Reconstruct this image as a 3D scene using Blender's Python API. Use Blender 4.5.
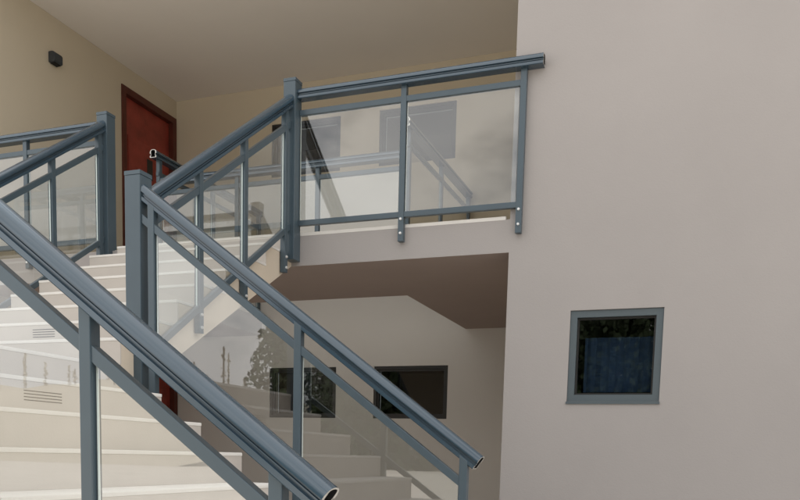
import bpy, bmesh, math, random
from mathutils import Vector, Matrix
random.seed(7)
S = bpy.context.scene
for o in list(bpy.data.objects): bpy.data.objects.remove(o)
E = 1.2                                  # eye height above the ground; geometry below is written relative to the eye

# ------------------------------------------------------------------ camera
yaw, pitch, roll = 0.35350939, -0.10528138, 0.02520061
fw = Vector((-math.sin(yaw)*math.cos(pitch), math.cos(yaw)*math.cos(pitch), math.sin(pitch)))
rt = Vector((math.cos(yaw), math.sin(yaw), 0)); up = rt.cross(fw)
r2 = math.cos(roll)*rt + math.sin(roll)*up; u2 = -math.sin(roll)*rt + math.cos(roll)*up
cd = bpy.data.cameras.new('camera'); cam = bpy.data.objects.new('camera', cd); S.collection.objects.link(cam)
m3 = Matrix((r2, u2, -fw)).transposed(); cam.matrix_world = Matrix.Translation((0, 0, E)) @ m3.to_4x4()
cd.sensor_fit = 'HORIZONTAL'; cd.sensor_width = 36; cd.lens = 36*802.14/800
cd.shift_y = (540.6-250)/800; cd.clip_end = 2000; cd.clip_start = .05
S.camera = cam
S.render.resolution_x, S.render.resolution_y = 1024, 640

# ------------------------------------------------------------------ sky, sun, exposure
SUN_EL, SUN_AZ = math.radians(56), math.radians(14)      # azimuth clockwise from +Y
w = bpy.data.worlds.new('World'); S.world = w; w.use_nodes = True
nt = w.node_tree; nt.nodes.clear(); N = nt.nodes.new; L = nt.links.new
out = N('ShaderNodeOutputWorld'); bg = N('ShaderNodeBackground'); bg.inputs[1].default_value = .10
sky = N('ShaderNodeTexSky'); sky.sky_type = 'NISHITA'; sky.sun_disc = False
sky.sun_elevation = SUN_EL; sky.sun_rotation = SUN_AZ; sky.air_density = 1.0; sky.dust_density = 1.5
tc = N('ShaderNodeTexCoord'); mp = N('ShaderNodeMapping'); mp.inputs['Scale'].default_value = (1.3, 1.3, 2.6); mp.inputs['Location'].default_value = (17, 9, 23); mp.inputs['Rotation'].default_value = (0, 0, math.radians(-7))
nz = N('ShaderNodeTexNoise'); nz.inputs['Scale'].default_value = 1.9; nz.inputs['Detail'].default_value = 7; nz.inputs['Roughness'].default_value = .55
rp = N('ShaderNodeValToRGB'); rp.color_ramp.elements[0].position = .31; rp.color_ramp.elements[1].position = .435
n2 = N('ShaderNodeTexNoise'); n2.inputs['Scale'].default_value = 3.1; n2.inputs['Detail'].default_value = 5
r3 = N('ShaderNodeValToRGB'); r3.color_ramp.elements[0].position = .3; r3.color_ramp.elements[1].position = .7
r3.color_ramp.elements[0].color = (11.5, 11.6, 11.9, 1); r3.color_ramp.elements[1].color = (17.5, 17.3, 16.9, 1)
mx = N('ShaderNodeMix'); mx.data_type = 'RGBA'
L(tc.outputs['Generated'], mp.inputs[0]); L(mp.outputs[0], nz.inputs[0]); L(mp.outputs[0], n2.inputs[0])
L(nz.outputs[0], rp.inputs[0]); L(n2.outputs[0], r3.inputs[0]); L(rp.outputs[0], mx.inputs[0])
L(sky.outputs[0], mx.inputs[6]); L(r3.outputs[0], mx.inputs[7]); L(mx.outputs[2], bg.inputs[0]); L(bg.outputs[0], out.inputs[0])
sl = bpy.data.lights.new('sun', 'SUN'); sun = bpy.data.objects.new('sun', sl); S.collection.objects.link(sun)
sl.energy = 5.0; sl.angle = math.radians(.6); sl.color = (1, .95, .88)
sd = Vector((math.sin(SUN_AZ)*math.cos(SUN_EL), math.cos(SUN_AZ)*math.cos(SUN_EL), math.sin(SUN_EL)))
sun.rotation_euler = sd.to_track_quat('Z', 'Y').to_euler(); sun.location = sd*60
S.view_settings.view_transform = 'Standard'; S.view_settings.look = 'None'; S.view_settings.gamma = 1
S.view_settings.use_curve_mapping = False; S.view_settings.exposure = 0.08
S.render.engine = 'CYCLES'; S.cycles.max_bounces = 10; S.cycles.transparent_max_bounces = 24; S.cycles.diffuse_bounces = 6

# ------------------------------------------------------------------ materials
def mat(name, col, rough=.6, spec=.3, metal=0, var=.06, vscale=1.2, bump=0, bscale=120, tint=None):
    m = bpy.data.materials.new(name); m.use_nodes = True; t = m.node_tree; b = t.nodes['Principled BSDF']
    b.inputs['Roughness'].default_value = rough; b.inputs['Metallic'].default_value = metal
    b.inputs['Specular IOR Level'].default_value = spec
    g = t.nodes.new('ShaderNodeNewGeometry')
    def noise(sc, det=5, ro=.6):
        n = t.nodes.new('ShaderNodeTexNoise'); n.inputs['Scale'].default_value = sc; n.inputs['Detail'].default_value = det
        n.inputs['Roughness'].default_value = ro; t.links.new(g.outputs['Position'], n.inputs[0]); return n
    n = noise(vscale); r = t.nodes.new('ShaderNodeValToRGB')
    r.color_ramp.elements[0].position = .3; r.color_ramp.elements[1].position = .7
    c0 = tint or tuple(c*(1-var) for c in col); c1 = tuple(min(1, c*(1+var)) for c in col)
    r.color_ramp.elements[0].color = (*c0, 1); r.color_ramp.elements[1].color = (*c1, 1)
    t.links.new(n.outputs[0], r.inputs[0]); t.links.new(r.outputs[0], b.inputs['Base Color'])
    if bump:
        nb = noise(bscale, 3); bp = t.nodes.new('ShaderNodeBump'); bp.inputs['Strength'].default_value = bump; bp.inputs['Distance'].default_value = .004
        t.links.new(nb.outputs[0], bp.inputs['Height']); t.links.new(bp.outputs[0], b.inputs['Normal'])
    return m
M = {}
M['wall'] = mat('exterior_wall_paint', (.372, .346, .334), .85, .2, var=.035, vscale=.9, bump=.25, bscale=90)
M['tan'] = mat('tan_wall_paint', (.52, .455, .35), .8, .2, var=.03, vscale=.8, bump=.2, bscale=90)
M['lower'] = mat('greige_wall_paint', (.60, .57, .535), .8, .2, var=.03, vscale=.8, bump=.2, bscale=90)
M['ceil'] = mat('ceiling_paint', (.73, .685, .63), .85, .2, var=.02, bump=.1)
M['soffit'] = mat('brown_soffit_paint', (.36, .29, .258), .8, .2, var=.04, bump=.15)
M['stairside'] = mat('cream_stair_paint', (.60, .52, .42), .8, .2, var=.05, vscale=2.5, bump=.25)
M['riser'] = mat('beige_riser_paint', (.52, .475, .43), .75, .25, var=.05, vscale=3, bump=.2)
M['tread'] = mat('pale_tread_screed', (.72, .69, .65), .7, .3, var=.05, vscale=4, bump=.25)
M['floor'] = mat('gallery_floor_tile', (.66, .62, .57), .5, .4, var=.04)
M['metal'] = mat('blue_grey_powder_coat', (.058, .085, .105), .3, .55, var=.05, vscale=6)
M['rail'] = mat('slate_blue_handrail_coat', (.030, .058, .084), .17, .95, var=.05, vscale=6)
M['bare'] = mat('bare_cut_aluminium', (.62, .60, .56), .4, .6, metal=.6, var=.2, vscale=40)
M['inside'] = mat('rail_inner_dark', (.02, .02, .02), .8, .1)
M['bolt'] = mat('zinc_bolt', (.75, .75, .74), .35, .6, metal=.5)
M['door'] = mat('red_stained_door', (.26, .042, .028), .45, .4, var=.25, vscale=7)
M['doorframe'] = mat('dark_red_door_frame', (.085, .02, .012), .5, .4, var=.2, vscale=7)
M['lock'] = mat('black_door_plate', (.02, .018, .016), .4, .5)
M['sconce'] = mat('charcoal_lamp_metal', (.035, .04, .045), .5, .4)
M['frame'] = mat('grey_window_frame', (.082, .105, .118), .4, .5, var=.04, vscale=5)
M['darkframe'] = mat('dark_window_frame', (.022, .021, .020), .45, .4)
M['interior'] = mat('dark_room_paint', (.10, .085, .07), .9, .1)
M['blind'] = mat('blue_blind_fabric', (.050, .085, .15), .9, .1, var=.15, vscale=6)
M['slot'] = mat('vent_slot_dark', (.03, .026, .022), .9, .1)
M['roof'] = mat('roof_membrane', (.3, .3, .3), .9, .1)
M['ground'] = mat('concrete_paving', (.58, .545, .495), .9, .2, var=.12, vscale=.6, bump=.3, bscale=40)
M['leaf'] = mat('tree_foliage', (.042, .06, .03), .7, .2, var=.25, vscale=.5)
M['scrub'] = mat('dry_scrub', (.44, .40, .33), .9, .1, var=.06, vscale=.08)
M['bark'] = mat('tree_bark', (.11, .085, .06), .9, .1)
def glass(name, tint, gain):
    m = bpy.data.materials.new(name); m.use_nodes = True; t = m.node_tree; t.nodes.clear(); n = t.nodes.new; l = t.links.new
    o = n('ShaderNodeOutputMaterial'); tr = n('ShaderNodeBsdfTransparent'); tr.inputs[0].default_value = (*tint, 1)
    gl = n('ShaderNodeBsdfGlossy'); gl.inputs['Roughness'].default_value = .012; gl.inputs[0].default_value = (1, 1, 1, 1)
    fr = n('ShaderNodeFresnel'); fr.inputs[0].default_value = 1.52
    ge = n('ShaderNodeNewGeometry'); iv = n('ShaderNodeMath'); iv.operation = 'SUBTRACT'; iv.inputs[0].default_value = 1
    mu = n('ShaderNodeMath'); mu.operation = 'MULTIPLY'; m2 = n('ShaderNodeMath'); m2.operation = 'MULTIPLY'; m2.inputs[1].default_value = gain; m2.use_clamp = True
    ms = n('ShaderNodeMixShader'); l(ge.outputs['Backfacing'], iv.inputs[1]); l(fr.outputs[0], mu.inputs[0]); l(iv.outputs[0], mu.inputs[1])
    l(mu.outputs[0], m2.inputs[0]); l(m2.outputs[0], ms.inputs[0]); l(tr.outputs[0], ms.inputs[1]); l(gl.outputs[0], ms.inputs[2]); l(ms.outputs[0], o.inputs[0])
    return m
M['glass'] = glass('railing_glass', (.955, .97, .965), 3.4)     # both faces of a lightly coated pane reflect
M['pane'] = glass('window_glass', (.72, .75, .76), 1.7)
M['glassedge'] = mat('polished_glass_edge', (.72, .80, .78), .25, .5, var=.03)

# ------------------------------------------------------------------ helpers
C = S.collection; ORG = {}
def tag(o, label=None, cat=None, group=None, kind=None):
    for k, v in (('label', label), ('category', cat), ('group', group), ('kind', kind)):
        if v: o[k] = v
    return o
def thing(name, loc, label, cat, group=None):
    o = bpy.data.objects.new(name, None); C.objects.link(o); o.empty_display_size = .2
    p = Vector((loc[0], loc[1], loc[2]+E)); o.location = p; ORG[o] = p
    return tag(o, label, cat, group)
def link(name, me, world, parent):
    o = bpy.data.objects.new(name, me); C.objects.link(o); ORG[o] = Vector(world)
    if parent: o.parent = parent; o.location = Vector(world) - ORG[parent]
    else: o.location = world
    return o
def mk(name, verts, faces, m, parent=None, mids=None, smooth=None, bevel=0):
    vs = [Vector((v[0], v[1], v[2]+E)) for v in verts]
    lo = Vector([min(v[i] for v in vs) for i in range(3)]); hi = Vector([max(v[i] for v in vs) for i in range(3)])
    org = Vector(((lo.x+hi.x)/2, (lo.y+hi.y)/2, lo.z))
    me = bpy.data.meshes.new(name); me.from_pydata([v-org for v in vs], [], faces)
    for x in (m if isinstance(m, (list, tuple)) else [m]): me.materials.append(M[x])
    if mids: me.polygons.foreach_set('material_index', mids)
    bm = bmesh.new(); bm.from_mesh(me); bmesh.ops.recalc_face_normals(bm, faces=bm.faces)
    if bevel:
        eds = [e for e in bm.edges if len(e.link_faces) == 2 and e.calc_face_angle(0) > .5]
        bmesh.ops.bevel(bm, geom=eds, offset=bevel, segments=2, affect='EDGES', profile=.6)
    bm.to_mesh(me); bm.free()
    if smooth:
        me.polygons.foreach_set('use_smooth', [True]*len(me.polygons)); me.set_sharp_from_angle(angle=math.radians(smooth))
    return link(name, me, org, parent)
BF = [(0, 3, 2, 1), (4, 5, 6, 7), (0, 1, 5, 4), (1, 2, 6, 5), (2, 3, 7, 6), (3, 0, 4, 7)]
def box(name, x0, x1, y0, y1, z0, z1, m, parent=None, bevel=0):
    v = [(x0, y0, z0), (x1, y0, z0), (x1, y1, z0), (x0, y1, z0), (x0, y0, z1), (x1, y0, z1), (x1, y1, z1), (x0, y1, z1)]
    return mk(name, v, BF, m, parent, bevel=bevel)
def prism(name, poly, axis, a0, a1, m, parent=None, bevel=0, mids=None):
    """poly in the two other axes, extruded along axis"""
    def P(p, a): return {'x': (a, p[0], p[1]), 'y': (p[0], a, p[1]), 'z': (p[0], p[1], a)}[axis]
    n = len(poly); v = [P(p, a0) for p in poly]+[P(p, a1) for p in poly]
    f = [tuple(range(n)), tuple(range(2*n-1, n-1, -1))]+[(i, (i+1) % n, n+(i+1) % n, n+i) for i in range(n)]
    return mk(name, v, f, m, parent, bevel=bevel, mids=mids)
def holed(name, axis, t0, t1, u0, u1, v0, v1, holes, m, parent=None, side_mats=None):
    """solid sheet t0..t1 thick along axis, spanning u,v, with rectangular holes; a clean shell built on a grid"""
    us = sorted({u0, u1, *[h[0] for h in holes], *[h[1] for h in holes]}); vs = sorted({v0, v1, *[h[2] for h in holes], *[h[3] for h in holes]})
    us = [u for u in us if u0 <= u <= u1]; vs = [v for v in vs if v0 <= v <= v1]
    full = lambda i, j: 0 <= i < len(us)-1 and 0 <= j < len(vs)-1 and not any(h[0]-1e-6 <= us[i] and us[i+1] <= h[1]+1e-6 and h[2]-1e-6 <= vs[j] and vs[j+1] <= h[3]+1e-6 for h in holes)
    V = []; IX = {}; F = []; MI = []
    def P(t, u, v):
        p = {'x': (t, u, v), 'y': (u, t, v), 'z': (u, v, t)}[axis]
        if p not in IX: IX[p] = len(V); V.append(p)
        return IX[p]
    for i in range(len(us)-1):
        for j in range(len(vs)-1):
            if not full(i, j): continue
            a, b, c, d = us[i], us[i+1], vs[j], vs[j+1]
            for k, t in enumerate((t0, t1)): F.append((P(t, a, c), P(t, b, c), P(t, b, d), P(t, a, d))); MI.append(k if side_mats else 0)
            for di, dj, e in ((-1, 0, ((a, c), (a, d))), (1, 0, ((b, c), (b, d))), (0, -1, ((a, c), (b, c))), (0, 1, ((a, d), (b, d)))):
                if not full(i+di, j+dj):
                    F.append((P(t0, *e[0]), P(t0, *e[1]), P(t1, *e[1]), P(t1, *e[0]))); MI.append(side_mats if side_mats else 0)
    return mk(name, V, F, m, parent, mids=MI)

# handrail section: domed top, groove, lower channel (s across, n up; 0 is the crown)
HALF = [(.010, -.001), (.019, -.005), (.026, -.0125), (.0295, -.022), (.0300, -.033), (.0195, -.0345), (.0195, -.0405), (.0245, -.0415), (.0245, -.044), (.0195, -.045), (.0195, -.0505), (.0290, -.052), (.0290, -.066), (.0265, -.069)]
HALF = [(a*1.26, b*1.08) for a, b in HALF]
PROF = [(0, 0)]+HALF+[(-a, b) for a, b in reversed(HALF)]
def extr(name, p0, p1, prof, m, parent, hollow=True, smooth=40, plumb=(0, 0)):
    p0 = Vector(p0); p1 = Vector(p1); d = (p1-p0).normalized(); s = d.cross(Vector((0, 0, 1))).normalized(); n = s.cross(d)
    cn = (0, sum(p[1] for p in prof)/len(prof)); k = len(prof)
    inn = [(max(-.0235, min(.0235, a*.85)), cn[1]+(b-cn[1])*.86) for a, b in prof]
    V = []
    h = Vector((d.x, d.y, 0)); hl = h.length; h = h/hl
    for base, pl in ((p0, plumb[0]), (p1, plumb[1])):
        for pr in ((prof, inn) if hollow else (prof,)):
            V += [base+s*a+n*b-(d*(n.dot(h)*b/hl) if pl else Vector()) for a, b in pr]
    F = []; MI = []
    if hollow:
        for i in range(k):
            j = (i+1) % k
            F += [(i, j, 2*k+j, 2*k+i), (k+i, k+j, 3*k+j, 3*k+i), (i, j, k+j, k+i), (2*k+i, 2*k+j, 3*k+j, 3*k+i)]; MI += [0, 1, 2, 2]
        return mk(name, V, F, [m, 'inside', 'bare'], parent, MI, smooth)
    for i in range(k): j = (i+1) % k; F.append((i, j, k+j, k+i))
    F += [tuple(range(k)), tuple(range(2*k-1, k-1, -1))]
    return mk(name, V, F, m, parent, None, smooth)
def flat(name, p0, p1, wd, ht, parent):
    """slim rectangular rail, centre line p0-p1, plumb-cut ends, rounded arrises"""
    p0 = Vector(p0); p1 = Vector(p1); h = Vector((p1.x-p0.x, p1.y-p0.y, 0)).normalized(); s = Vector((h.y, -h.x, 0))*wd/2
    c = (p1-p0); hz = Vector((0, 0, ht/2*c.length/math.hypot(c.x, c.y)))
    v = [p0-s-hz, p1-s-hz, p1+s-hz, p0+s-hz, p0-s+hz, p1-s+hz, p1+s+hz, p0+s+hz]
    return mk(name, v, BF, 'metal', parent, bevel=.003)
def pane(name, a, b, zb, zt, parent, along, c, th=.010):
    """glass sheet between stations a and b along axis; zb, zt are (z at a, z at b)"""
    poly = [(a, zb[0]), (b, zb[1]), (b, zt[1]), (a, zt[0])]
    ax = 'y' if along == 'x' else 'x'
    return prism(name, poly, ax, c-th/2, c+th/2, ['glass', 'glassedge'], parent, mids=[0, 0, 1, 1, 1, 1])
BOLT = None
def bolt(pos, axis, parent):
    global BOLT
    if BOLT is None:
        bm = bmesh.new(); bmesh.ops.create_cone(bm, cap_ends=True, segments=8, radius1=.011, radius2=.008, depth=.010)
        BOLT = {}
        for a, rot in (('-y', Matrix.Rotation(math.pi/2, 4, 'X')), ('x', Matrix.Rotation(math.pi/2, 4, 'Y'))):
            b2 = bm.copy(); bmesh.ops.transform(b2, matrix=rot, verts=b2.verts); me = bpy.data.meshes.new('bolt'); b2.to_mesh(me); me.materials.append(M['bolt']); BOLT[a] = me
    return link('bolt', BOLT[axis], (pos[0], pos[1], pos[2]+E), parent)
def newel(x0, x1, y0, y1, z0, z1, parent):
    o = box('newel_post', x0, x1, y0, y1, z0, z1, 'metal', parent, bevel=.004)
    g = .0012; cx, cy = (x0+x1)/2, (y0+y1)/2
    v = [(x0-g, y0-g, z1+.001), (x1+g, y0-g, z1+.001), (x1+g, y1+g, z1+.001), (x0-g, y1+g, z1+.001),
         (x0-g, y0-g, z1+.022), (x1+g, y0-g, z1+.022), (x1+g, y1+g, z1+.022), (x0-g, y1+g, z1+.022), (cx, cy, z1+.034)]
    mk('post_cap', v, [(0, 3, 2, 1), (0, 1, 5, 4), (1, 2, 6, 5), (2, 3, 7, 6), (3, 0, 4, 7), (4, 5, 8), (5, 6, 8), (6, 7, 8), (7, 4, 8)], 'metal', o)
    return o
def railing(r, along, c, s0, s1, top, mid, bot, posts, foot, bolts=None, bolt_axis='-y', end=(0, 0), pw=.04, plumb=(0, 0), rail_off=0):
    """handrail from s0-end[0] to s1+end[1]; top/mid/bot give z at a station; posts are station centres; foot(s) = post bottom"""
    P = (lambda s, z, o=0: (s, c+o, z)) if along == 'x' else (lambda s, z, o=0: (c+o, s, z))
    a, b = s0-end[0], s1+end[1]
    extr('handrail', P(a, top(a), rail_off), P(b, top(b), rail_off), PROF, 'rail', r, plumb=plumb)
    flat('mid_rail', P(s0, mid(s0)), P(s1, mid(s1)), .032, .038, r)
    flat('bottom_rail', P(s0, bot(s0)), P(s1, bot(s1)), .032, .038, r)
    for s in posts:
        lo, hi = foot(s), [top(s-pw/2)-.074, top(s+pw/2)-.074]
        f0 = P(s-pw/2, lo); k = .0
        poly = [(s-pw/2, lo), (s+pw/2, lo), (s+pw/2, hi[1]), (s-pw/2, hi[0])]
        p = prism('post', poly, 'y' if along == 'x' else 'x', c-pw/2, c+pw/2, 'metal', r, bevel=.003)
        if bolts:
            for dz in bolts: bolt(P(s, lo+dz, -.024 if bolt_axis == '-y' else .024), bolt_axis, p)
    st = sorted(posts); st = ([s0] if st[0]-s0 > .12 else [])+st+([s1] if s1-st[-1] > .12 else [])
    for i in range(len(st)-1):
        q0 = st[i]+(pw/2 if st[i] in posts else 0)+.006; q1 = st[i+1]-(pw/2 if st[i+1] in posts else 0)-.006
        pane('glass_panel', q0, q1, (bot(q0)+.012, bot(q1)+.012), (mid(q0)-.012, mid(q1)-.012), r, along, c)

# ------------------------------------------------------------------ ground and far trees
g = mk('ground', [(-300, -300, -1.2), (300, -300, -1.2), (300, 300, -1.2), (-300, 300, -1.2)], [(0, 1, 2, 3)], 'ground'); tag(g, 'pale concrete paving around the staircase and building', kind='structure')

bank = [(-46, -1.199), (-52, 2.2), (-58, 5.6), (-61, 6.3), (-66, 6.4), (-80, 6.2)]; nx = 40; V = []
for i in range(nx+1):
    x = -150+i*2.85
    for j, (y, z) in enumerate(bank): V.append((x, y, z if j == 0 else z+.35*math.sin(i*.9+j)+.2*math.sin(i*2.3)-(max(0, i-36)*.6)))
nb = len(bank); o = mk('grass_bank', V, [(i*nb+j, (i+1)*nb+j, (i+1)*nb+j+1, i*nb+j+1) for i in range(nx) for j in range(nb-1)], 'scrub', smooth=60); tag(o, 'dry grassy bank opposite the building, mirrored in the glass', kind='structure')

# ------------------------------------------------------------------ building
YF, YB, XL, XR = 5.45, 8.506, -6.134, -1.285
GZ, SOF, CE = 1.60, 1.375, 4.15
bld = thing('apartment_building', (-1, 7, -1.2), 'beige plastered two-storey building with a recessed stair gallery', 'building')
WIN = (-.856, -.268, .387, .978)
holed('facade_wall', 'y', YF, YF+.22, XR, 6.5, -1.2, 6.2, [WIN], 'wall', bld)
holed('facade_wall', 'y', YF, YF+.22, -10.5, XL, -1.2, 6.2, [], 'wall', bld)
BW = [(-4.838, -3.972, .415, .995), (-3.504, -2.632, .415, .995), (-4.835, -3.966, 3.155, 3.74), (-3.50, -2.625, 3.155, 3.74)]
holed('back_wall', 'y', YB, YB+.22, XL, XR, -1.2, 1.80, BW[:2], 'lower', bld)
holed('back_wall', 'y', YB, YB+.22, XL, XR, 1.80, 6.2, BW[2:], 'tan', bld)
DR = (7.515, 8.49)
holed('side_wall', 'x', XL-.22, XL, YF+.221, YB+.22, -1.2, 6.2, [(*DR, -1.145, .945), (*DR, GZ, 3.945)], 'tan', bld)
box('side_wall', XR, XR+.22, YF+.221, YB+.22, -1.2, 6.2, 'tan', bld)
holed('facade_wall', 'y', YF, YF+.22, XL, XR, CE, 6.2, [], 'wall', bld)
box('roof', XL+.002, XR-.002, YF+.221, YB-.002, CE, CE+.25, 'ceil', bld)
VO = (-4.95, -2.447, 6.66, YB)                                                 # opening in the gallery floor
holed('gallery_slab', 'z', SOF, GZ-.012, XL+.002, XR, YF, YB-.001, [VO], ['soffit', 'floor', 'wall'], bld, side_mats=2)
holed('gallery_floor', 'z', GZ-.0115, GZ, XL+.003, XR-.002, YF+.03, YB-.002, [(VO[0]-.0, VO[1], VO[2], YB)], 'floor', bld)
box('edge_kerb', -2.87, XR-.03, YF, YF+.0285, GZ-.0115, GZ+.011, 'tread', bld)
box('ground_floor', XL+.002, XR-.002, YF+.1, YB-.002, -1.199, -1.145, 'floor', bld)
def skirting(x0, x1): box('skirting_board', x0, x1, YB-.014, YB-.0012, GZ+.001, GZ+.08, 'floor', bld)
skirting(XL+.02, VO[0]-.02); skirting(VO[1]+.02, XR-.02)
def win_frame(x0, x1, z0, z1, y0, y1, wd, m, parent):
    f = holed('window_frame', 'y', y0, y1, x0+.001, x1-.001, z0+.001, z1-.001, [(x0+wd, x1-wd, z0+wd, z1-wd)], m, parent); return f
def win_room(x0, x1, z0, z1, y0, dp, parent):
    V = [(x0, y0, z0), (x1, y0, z0), (x1, y0, z1), (x0, y0, z1), (x0, y0+dp, z0), (x1, y0+dp, z0), (x1, y0+dp, z1), (x0, y0+dp, z1)]
    return mk('room_recess', V, [(4, 5, 6, 7), (0, 1, 5, 4), (1, 2, 6, 5), (2, 3, 7, 6), (3, 0, 4, 7)], 'interior', parent)
wn = box('window_sill', WIN[0]-.004, WIN[1]+.004, YF-.010, YF+.02, WIN[2]-.016, WIN[2]-.001, 'frame', bld)
wn = win_frame(*WIN, YF+.012, YF+.085, .045, 'frame', bld); wn.name = 'window'; tag(wn, 'square grey framed window with blue blind behind dark glass')
q = (WIN[0]+.045, WIN[1]-.045, WIN[2]+.045, WIN[3]-.045)
win_frame(*q, YF+.040, YF+.075, .012, 'darkframe', wn).name = 'sash'
box('pane', q[0]+.013, q[1]-.013, YF+.052, YF+.060, q[2]+.013, q[3]-.013, 'pane', wn)
win_room(WIN[0], WIN[1], WIN[2], WIN[3], YF+.222, 1.2, wn)
bl = [(q[0]+.035+ (q[1]-q[0]-.05)*i/24, YF+.19+.010*math.sin(i*1.9)) for i in range(25)]
mk('blind', [(x, y, z) for z in (q[2]+.03, q[3]-.108) for x, y in bl], [(i, i+1, 26+i, 25+i) for i in range(24)], 'blind', wn, smooth=60)
for i, b in enumerate(BW):
    wn = win_frame(*b, YB+.012, YB+.07, .032, 'darkframe', bld); wn.name = 'window'
    q = (b[0]+.032, b[1]-.032, b[2]+.032, b[3]-.032)
    win_frame(*q, YB+.030, YB+.066, .022, 'darkframe', wn).name = 'sash'
    box('pane', q[0]+.023, q[1]-.023, YB+.045, YB+.053, q[2]+.023, q[3]-.023, 'pane', wn)
    win_room(*b, YB+.222, .6, wn)
for zb, zt in ((-1.145, .945), (GZ, 3.945)):
    x = XL-.06; d = box('door', XL-.11, XL-.05, DR[0]+.072, DR[1]-.072, zb+.006, zt-.075, 'door', bld, bevel=.003)
    tag(d, 'dark red panelled door' )
    for (a0, a1, c0, c1) in ((.16, .815, .16, .80), (.16, .815, .95, 1.88)):
        box('door_panel', XL-.0495, XL-.042, DR[0]+a0, DR[1]-(.975-a1), zb+c0, zb+c1, 'door', d, bevel=.003)
    f = holed('door_frame', 'x', XL-.12, XL+.012, DR[0]+.002, DR[1]-.002, zb+.001, zt-.002, [(DR[0]+.07, DR[1]-.07, zb+.001, zt-.073)], 'doorframe', d)
    pl = box('lock_plate', XL-.049, XL-.038, 8.0, 8.10, zb+1.51, zb+1.73, 'lock', d, bevel=.003)

# ------------------------------------------------------------------ staircase
st = thing('staircase', (-2.6, 2.8, -1.2), 'pale beige L-shaped concrete staircase with landing and white step edges', 'staircase')
LZ, RS, TR, X0 = .444, .1495, .246, -2.94
Y0, Y1 = 1.84, 3.60
UX0, UX1 = -4.45, -2.92
UY = [5.381, 5.066, 4.812, 4.558, 4.304, 4.05, 3.80, 3.546]; UR = (GZ-LZ)/8
TT = .018
# lower flight body
poly = [(UX0, LZ-TT)]
xe = X0-.012; z = LZ-TT
poly.append((xe, z))
for k in range(1, 11):
    z2 = LZ-RS*k-TT; poly.append((xe, z2)); xe = X0+TR*k-.012; poly.append((xe, z2)); z = z2
poly += [(xe, -1.199), (UX0, -1.199)]
prism('lower_flight', poly, 'y', Y0+.004, Y1-.004, 'stairside', st)
for k in range(0, 11):
    zt = LZ-RS*k; xf = X0+TR*k
    xb = UX0 if k == 0 else X0+TR*(k-1)-.0115
    if k == 0: box('landing_floor', UX0, xf, Y0, UY[7]+.01, zt-TT+.0005, zt, 'tread', st, bevel=.004)
    else: box('tread', xb+.0005, xf, Y0, Y1, zt-TT+.0005, zt, 'tread', st, bevel=.004)
    zb = (LZ-RS*(k+1)+.0006) if k < 10 else -1.198
    r_ = box('riser', xf-.0115, xf-.0035, Y0+.002, Y1-.0015, zb, zt-TT, 'riser', st)
box('landing_edge', UX0, X0-.0126, UY[7]+.0105, Y1, LZ-TT+.0005, LZ-.0005, 'tread', st)
# upper flight body (profile in y,z)
poly = [(UY[7]+.012, LZ-.17), (UY[7]+.012, LZ+UR-TT)]
for k in range(7, 0, -1):
    zt = GZ-UR*k-TT; poly.append((UY[k-1]+.012, zt)); poly.append((UY[k-1]+.012, zt+UR))
poly += [(YF-.001, GZ-TT), (YF-.001, SOF+.002), (5.40, 1.345), (3.90, .455), (3.75, .27)]
prism('upper_flight', poly, 'x', UX0+.004, UX1-.004, 'stairside', st)
for k in range(0, 8):
    zt = GZ-UR*k; yb = YF+.029 if k == 0 else UY[k-1]+.0115
    box('tread', UX0, UX1, UY[k], yb, zt-TT+.0005, zt, 'tread', st, bevel=.004)
    box('riser', UX0+.002, UX1-.0015, UY[k]+.0035, UY[k]+.0115, zt-UR+.0006, zt-TT, 'riser', st)
def vent(axis, p, u0, u1, v0, v1, n):
    """louvred step vent: thin frame plate with dark slots"""
    dz = (v1-v0)/n
    root = None
    for i in range(n):
        z0 = v0+dz*i+dz*.36; z1 = v0+dz*i+dz*.64
        a = (p-.0035, p+.0012, u0, u1, z0, z1) if axis == 'x' else (u0, u1, p-.0012, p+.0035, z0, z1)
        if root is None: root = box('vent', *a, 'slot', st); tag(root, 'small louvred vent let into a riser')
        else: box('slot', *a, 'slot', root)
vent('x', X0+TR-.0035, 2.668, 2.884, .190, .243, 4)
vent('y', UY[6]+.0035, -3.765, -3.60, .640, .697, 4)

# ------------------------------------------------------------------ railings
lin = lambda s0, z0, k: (lambda s: z0+k*(s-s0))
con = lambda z: (lambda s: z)
# lower flight, far side
r = thing('stair_railing', (-2.0, 3.69, -.3), 'blue-grey glazed railing on far side of the lower flight, passing the lower windows', 'railing', 'glazed metal railings')
newel(-2.972, -2.872, 3.66, 3.76, .12, 1.452, r)
railing(r, 'x', 3.685, -2.8705, -1.028, lin(-2.511, 1.146, -.733), lin(-2.27, .781, -.742), lin(-2.27, .07, -.70), [-2.81, -1.929, -1.045], lambda s: -.39-.62*(s+1.93)-.28, end=(0, .072), plumb=(1, 0), rail_off=.018)
# lower flight, near side
r = thing('stair_railing', (-1.8, 1.80, -.3), 'large blue-grey railing nearest the viewer with a thick round handrail', 'railing', 'glazed metal railings')
railing(r, 'x', 1.80, -2.88, -.99, lin(-1.661, .522, -.731), lin(-1.87, .478, -.731), lin(-1.87, -.24, -.70), [-2.83, -2.20, -1.584, -.995], lambda s: -.39-.62*(s+1.93)-.28, end=(0, .155), plumb=(1, 0))
newel(-2.98, -2.881, 1.76, 1.86, .05, 1.452, r)
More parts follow.
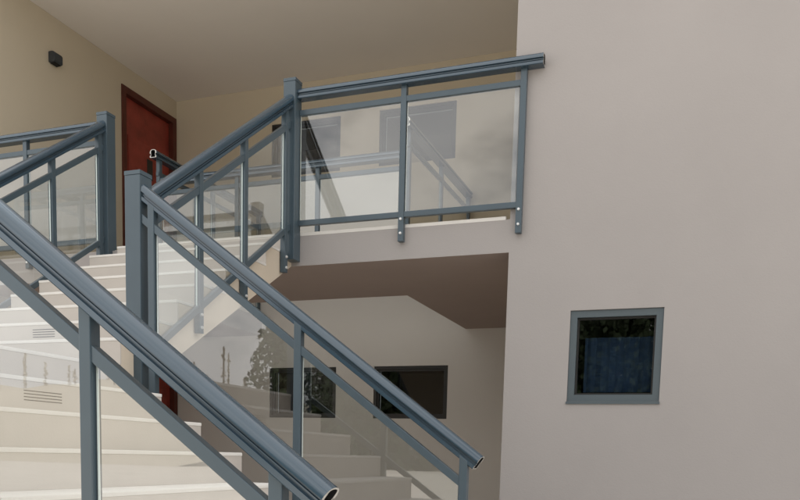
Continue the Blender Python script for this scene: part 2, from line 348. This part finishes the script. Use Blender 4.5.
# upper flight, right side
UT, UM, UB = lin(4.5, 1.937, .717), lin(4.5, 1.739, .706), lin(4.5, 1.046, .69)
UF = lambda s: .700+.557*(s-4.22)
r = thing('stair_railing', (-2.9, 4.5, .7), 'glazed railing climbing the right side of the upper flight to the balcony corner post', 'railing', 'glazed metal railings')
newel(-2.945, -2.85, 5.345, 5.445, 1.40, 2.632, r)
railing(r, 'y', -2.897, 3.761, 5.344, UT, UM, UB, [4.235, 4.742, 5.285], UF, bolts=(.035, .11), bolt_axis='x', plumb=(1, 1))
# upper flight, left side
r = thing('stair_railing', (-4.55, 4.5, .7), 'glazed railing on the left side of the upper flight beside the pale wall', 'railing', 'glazed metal railings')
newel(-4.65, -4.55, 5.40, 5.50, 1.40, 2.625, r)
railing(r, 'y', -4.60, 3.70, 5.399, UT, UM, UB, [3.72, 4.29, 4.862, 5.36], UF, plumb=(1, 1))
# gallery front, left of the stair
r = thing('balcony_railing', (-5.4, 5.42, 1.4), 'level glazed railing on the gallery left of the stair, running to the side wall', 'railing', 'glazed metal railings')
railing(r, 'x', 5.425, XL+.002, -4.651, con(2.585), con(2.42), con(1.67), [-6.10, -5.395], con(1.487), bolts=(.05, .14))
# balcony
r = thing('balcony_railing', (-2.0, 5.42, 1.4), 'level glazed balcony railing with two panels above the dark soffit, ending on the right wall', 'railing', 'glazed metal railings')
railing(r, 'x', 5.425, -2.849, -1.21, con(2.592), con(2.434), con(1.669), [-2.05, -1.22], con(1.487), bolts=(.055, .15), end=(0, .12), rail_off=-.018)
# gallery opening
r = thing('gallery_railing', (-3.7, 6.63, GZ), 'level railing along the near edge of the floor opening behind the balcony glass', 'railing', 'railings round the gallery opening')
railing(r, 'x', 6.63, -4.94, -2.475, con(2.57), con(2.42), con(1.67), [-4.118, -3.30], con(1.45))
r = thing('gallery_railing', (-4.975, 7.5, GZ), 'tall railing with open rail end before the upper red door', 'railing', 'railings round the gallery opening')
railing(r, 'y', -4.98, 6.60, 8.50, con(2.80), con(2.60), con(1.67), [6.63, 7.53, 8.47], con(1.45), end=(.06, 0))
r = thing('gallery_railing', (-2.45, 7.5, GZ), 'tall railing right of the floor opening, seen through the right balcony panel', 'railing', 'railings round the gallery opening')
railing(r, 'y', -2.455, 6.60, 8.50, con(2.80), con(2.60), con(1.67), [6.63, 7.53, 8.47], con(1.45), end=(.06, 0))

# ------------------------------------------------------------------ wall light
t = thing('wall_light', (XL+.05, 6.54, 3.69), 'small charcoal downlight on the tan side wall near the ceiling', 'wall light')
a = [(.0, 0), (.068, 0), (.078, .012), (.078, .075), (.068, .092), (.045, .100), (0, .100)]
prism('lamp_body', [(XL+.001+p[0], 3.70+p[1]) for p in a], 'y', 6.465, 6.575, 'sconce', t, bevel=.008)
box('lamp_glass', XL+.012, XL+.066, 6.48, 6.56, 3.692, 3.6995, 'inside', t)

# ------------------------------------------------------------------ far trees behind the viewer (seen only as reflections)
V = []; F = []; MI = []
def quad(c, n, s, mi=0):
    n = n.normalized(); a = n.orthogonal().normalized(); b = n.cross(a); th = random.random()*6.28
    a, b = a*math.cos(th)+b*math.sin(th), b*math.cos(th)-a*math.sin(th)
    i = len(V); V.extend([c+a*s, c+b*s*.6, c-a*s, c-b*s*.6]); F.append((i, i+1, i+2, i+3)); MI.append(mi)
def trunk(bx, by, h, r0):
    n0 = len(V)
    for zz, rr in ((-1.2, r0), (h*.75-1.2, r0*.5)):
        for j in range(6): V.append(Vector((bx+rr*math.cos(j*1.047), by+rr*math.sin(j*1.047), zz)))
    for j in range(6): F.append((n0+j, n0+(j+1) % 6, n0+6+(j+1) % 6, n0+6+j)); MI.append(1)
def crown(bx, by, z0, h, wd, n, pw, size, mi=0):
    ph = random.random()*6
    for q_ in range(n):
        u = random.random(); ang = random.random()*6.28
        rad = wd*(1-u**2.2)**pw*math.sqrt(random.random())*(1+.25*math.sin(ang*3+ph+u*5))
        quad(Vector((bx+rad*math.cos(ang), by+rad*math.sin(ang), z0+u*(h-z0)-1.2)), Vector((random.gauss(0, 1), random.gauss(0, 1), random.gauss(.3, 1))), random.uniform(.6, 1.3)*size, mi)
for k in range(27):                                     # tall dense trees
    bx = -36+k*3.0+random.uniform(-.8, .8); by = -60+random.uniform(-5, 5); h = random.uniform(14.5, 18)
    trunk(bx, by, h, .3); crown(bx, by, .0, h, random.uniform(3.0, 3.8), 6000, .42, .32)
for k in range(58):                                     # thin upright saplings and dry stalks on the bank
    bx = -134+k*1.65+random.uniform(-.8, .8); by = -60+random.uniform(-1.5, 1.5)
    h = random.uniform(7.6, 11.2); trunk(bx, by, h/.75, random.uniform(.05, .16)); crown(bx, by, 7.2, h, random.uniform(.08, .22), 40, .6, .18, 2)
o = mk('tree_line', V, F, ['leaf', 'bark', 'scrub'], None, MI); tag(o, 'distant row of dark trees mirrored in the glass', kind='stuff')
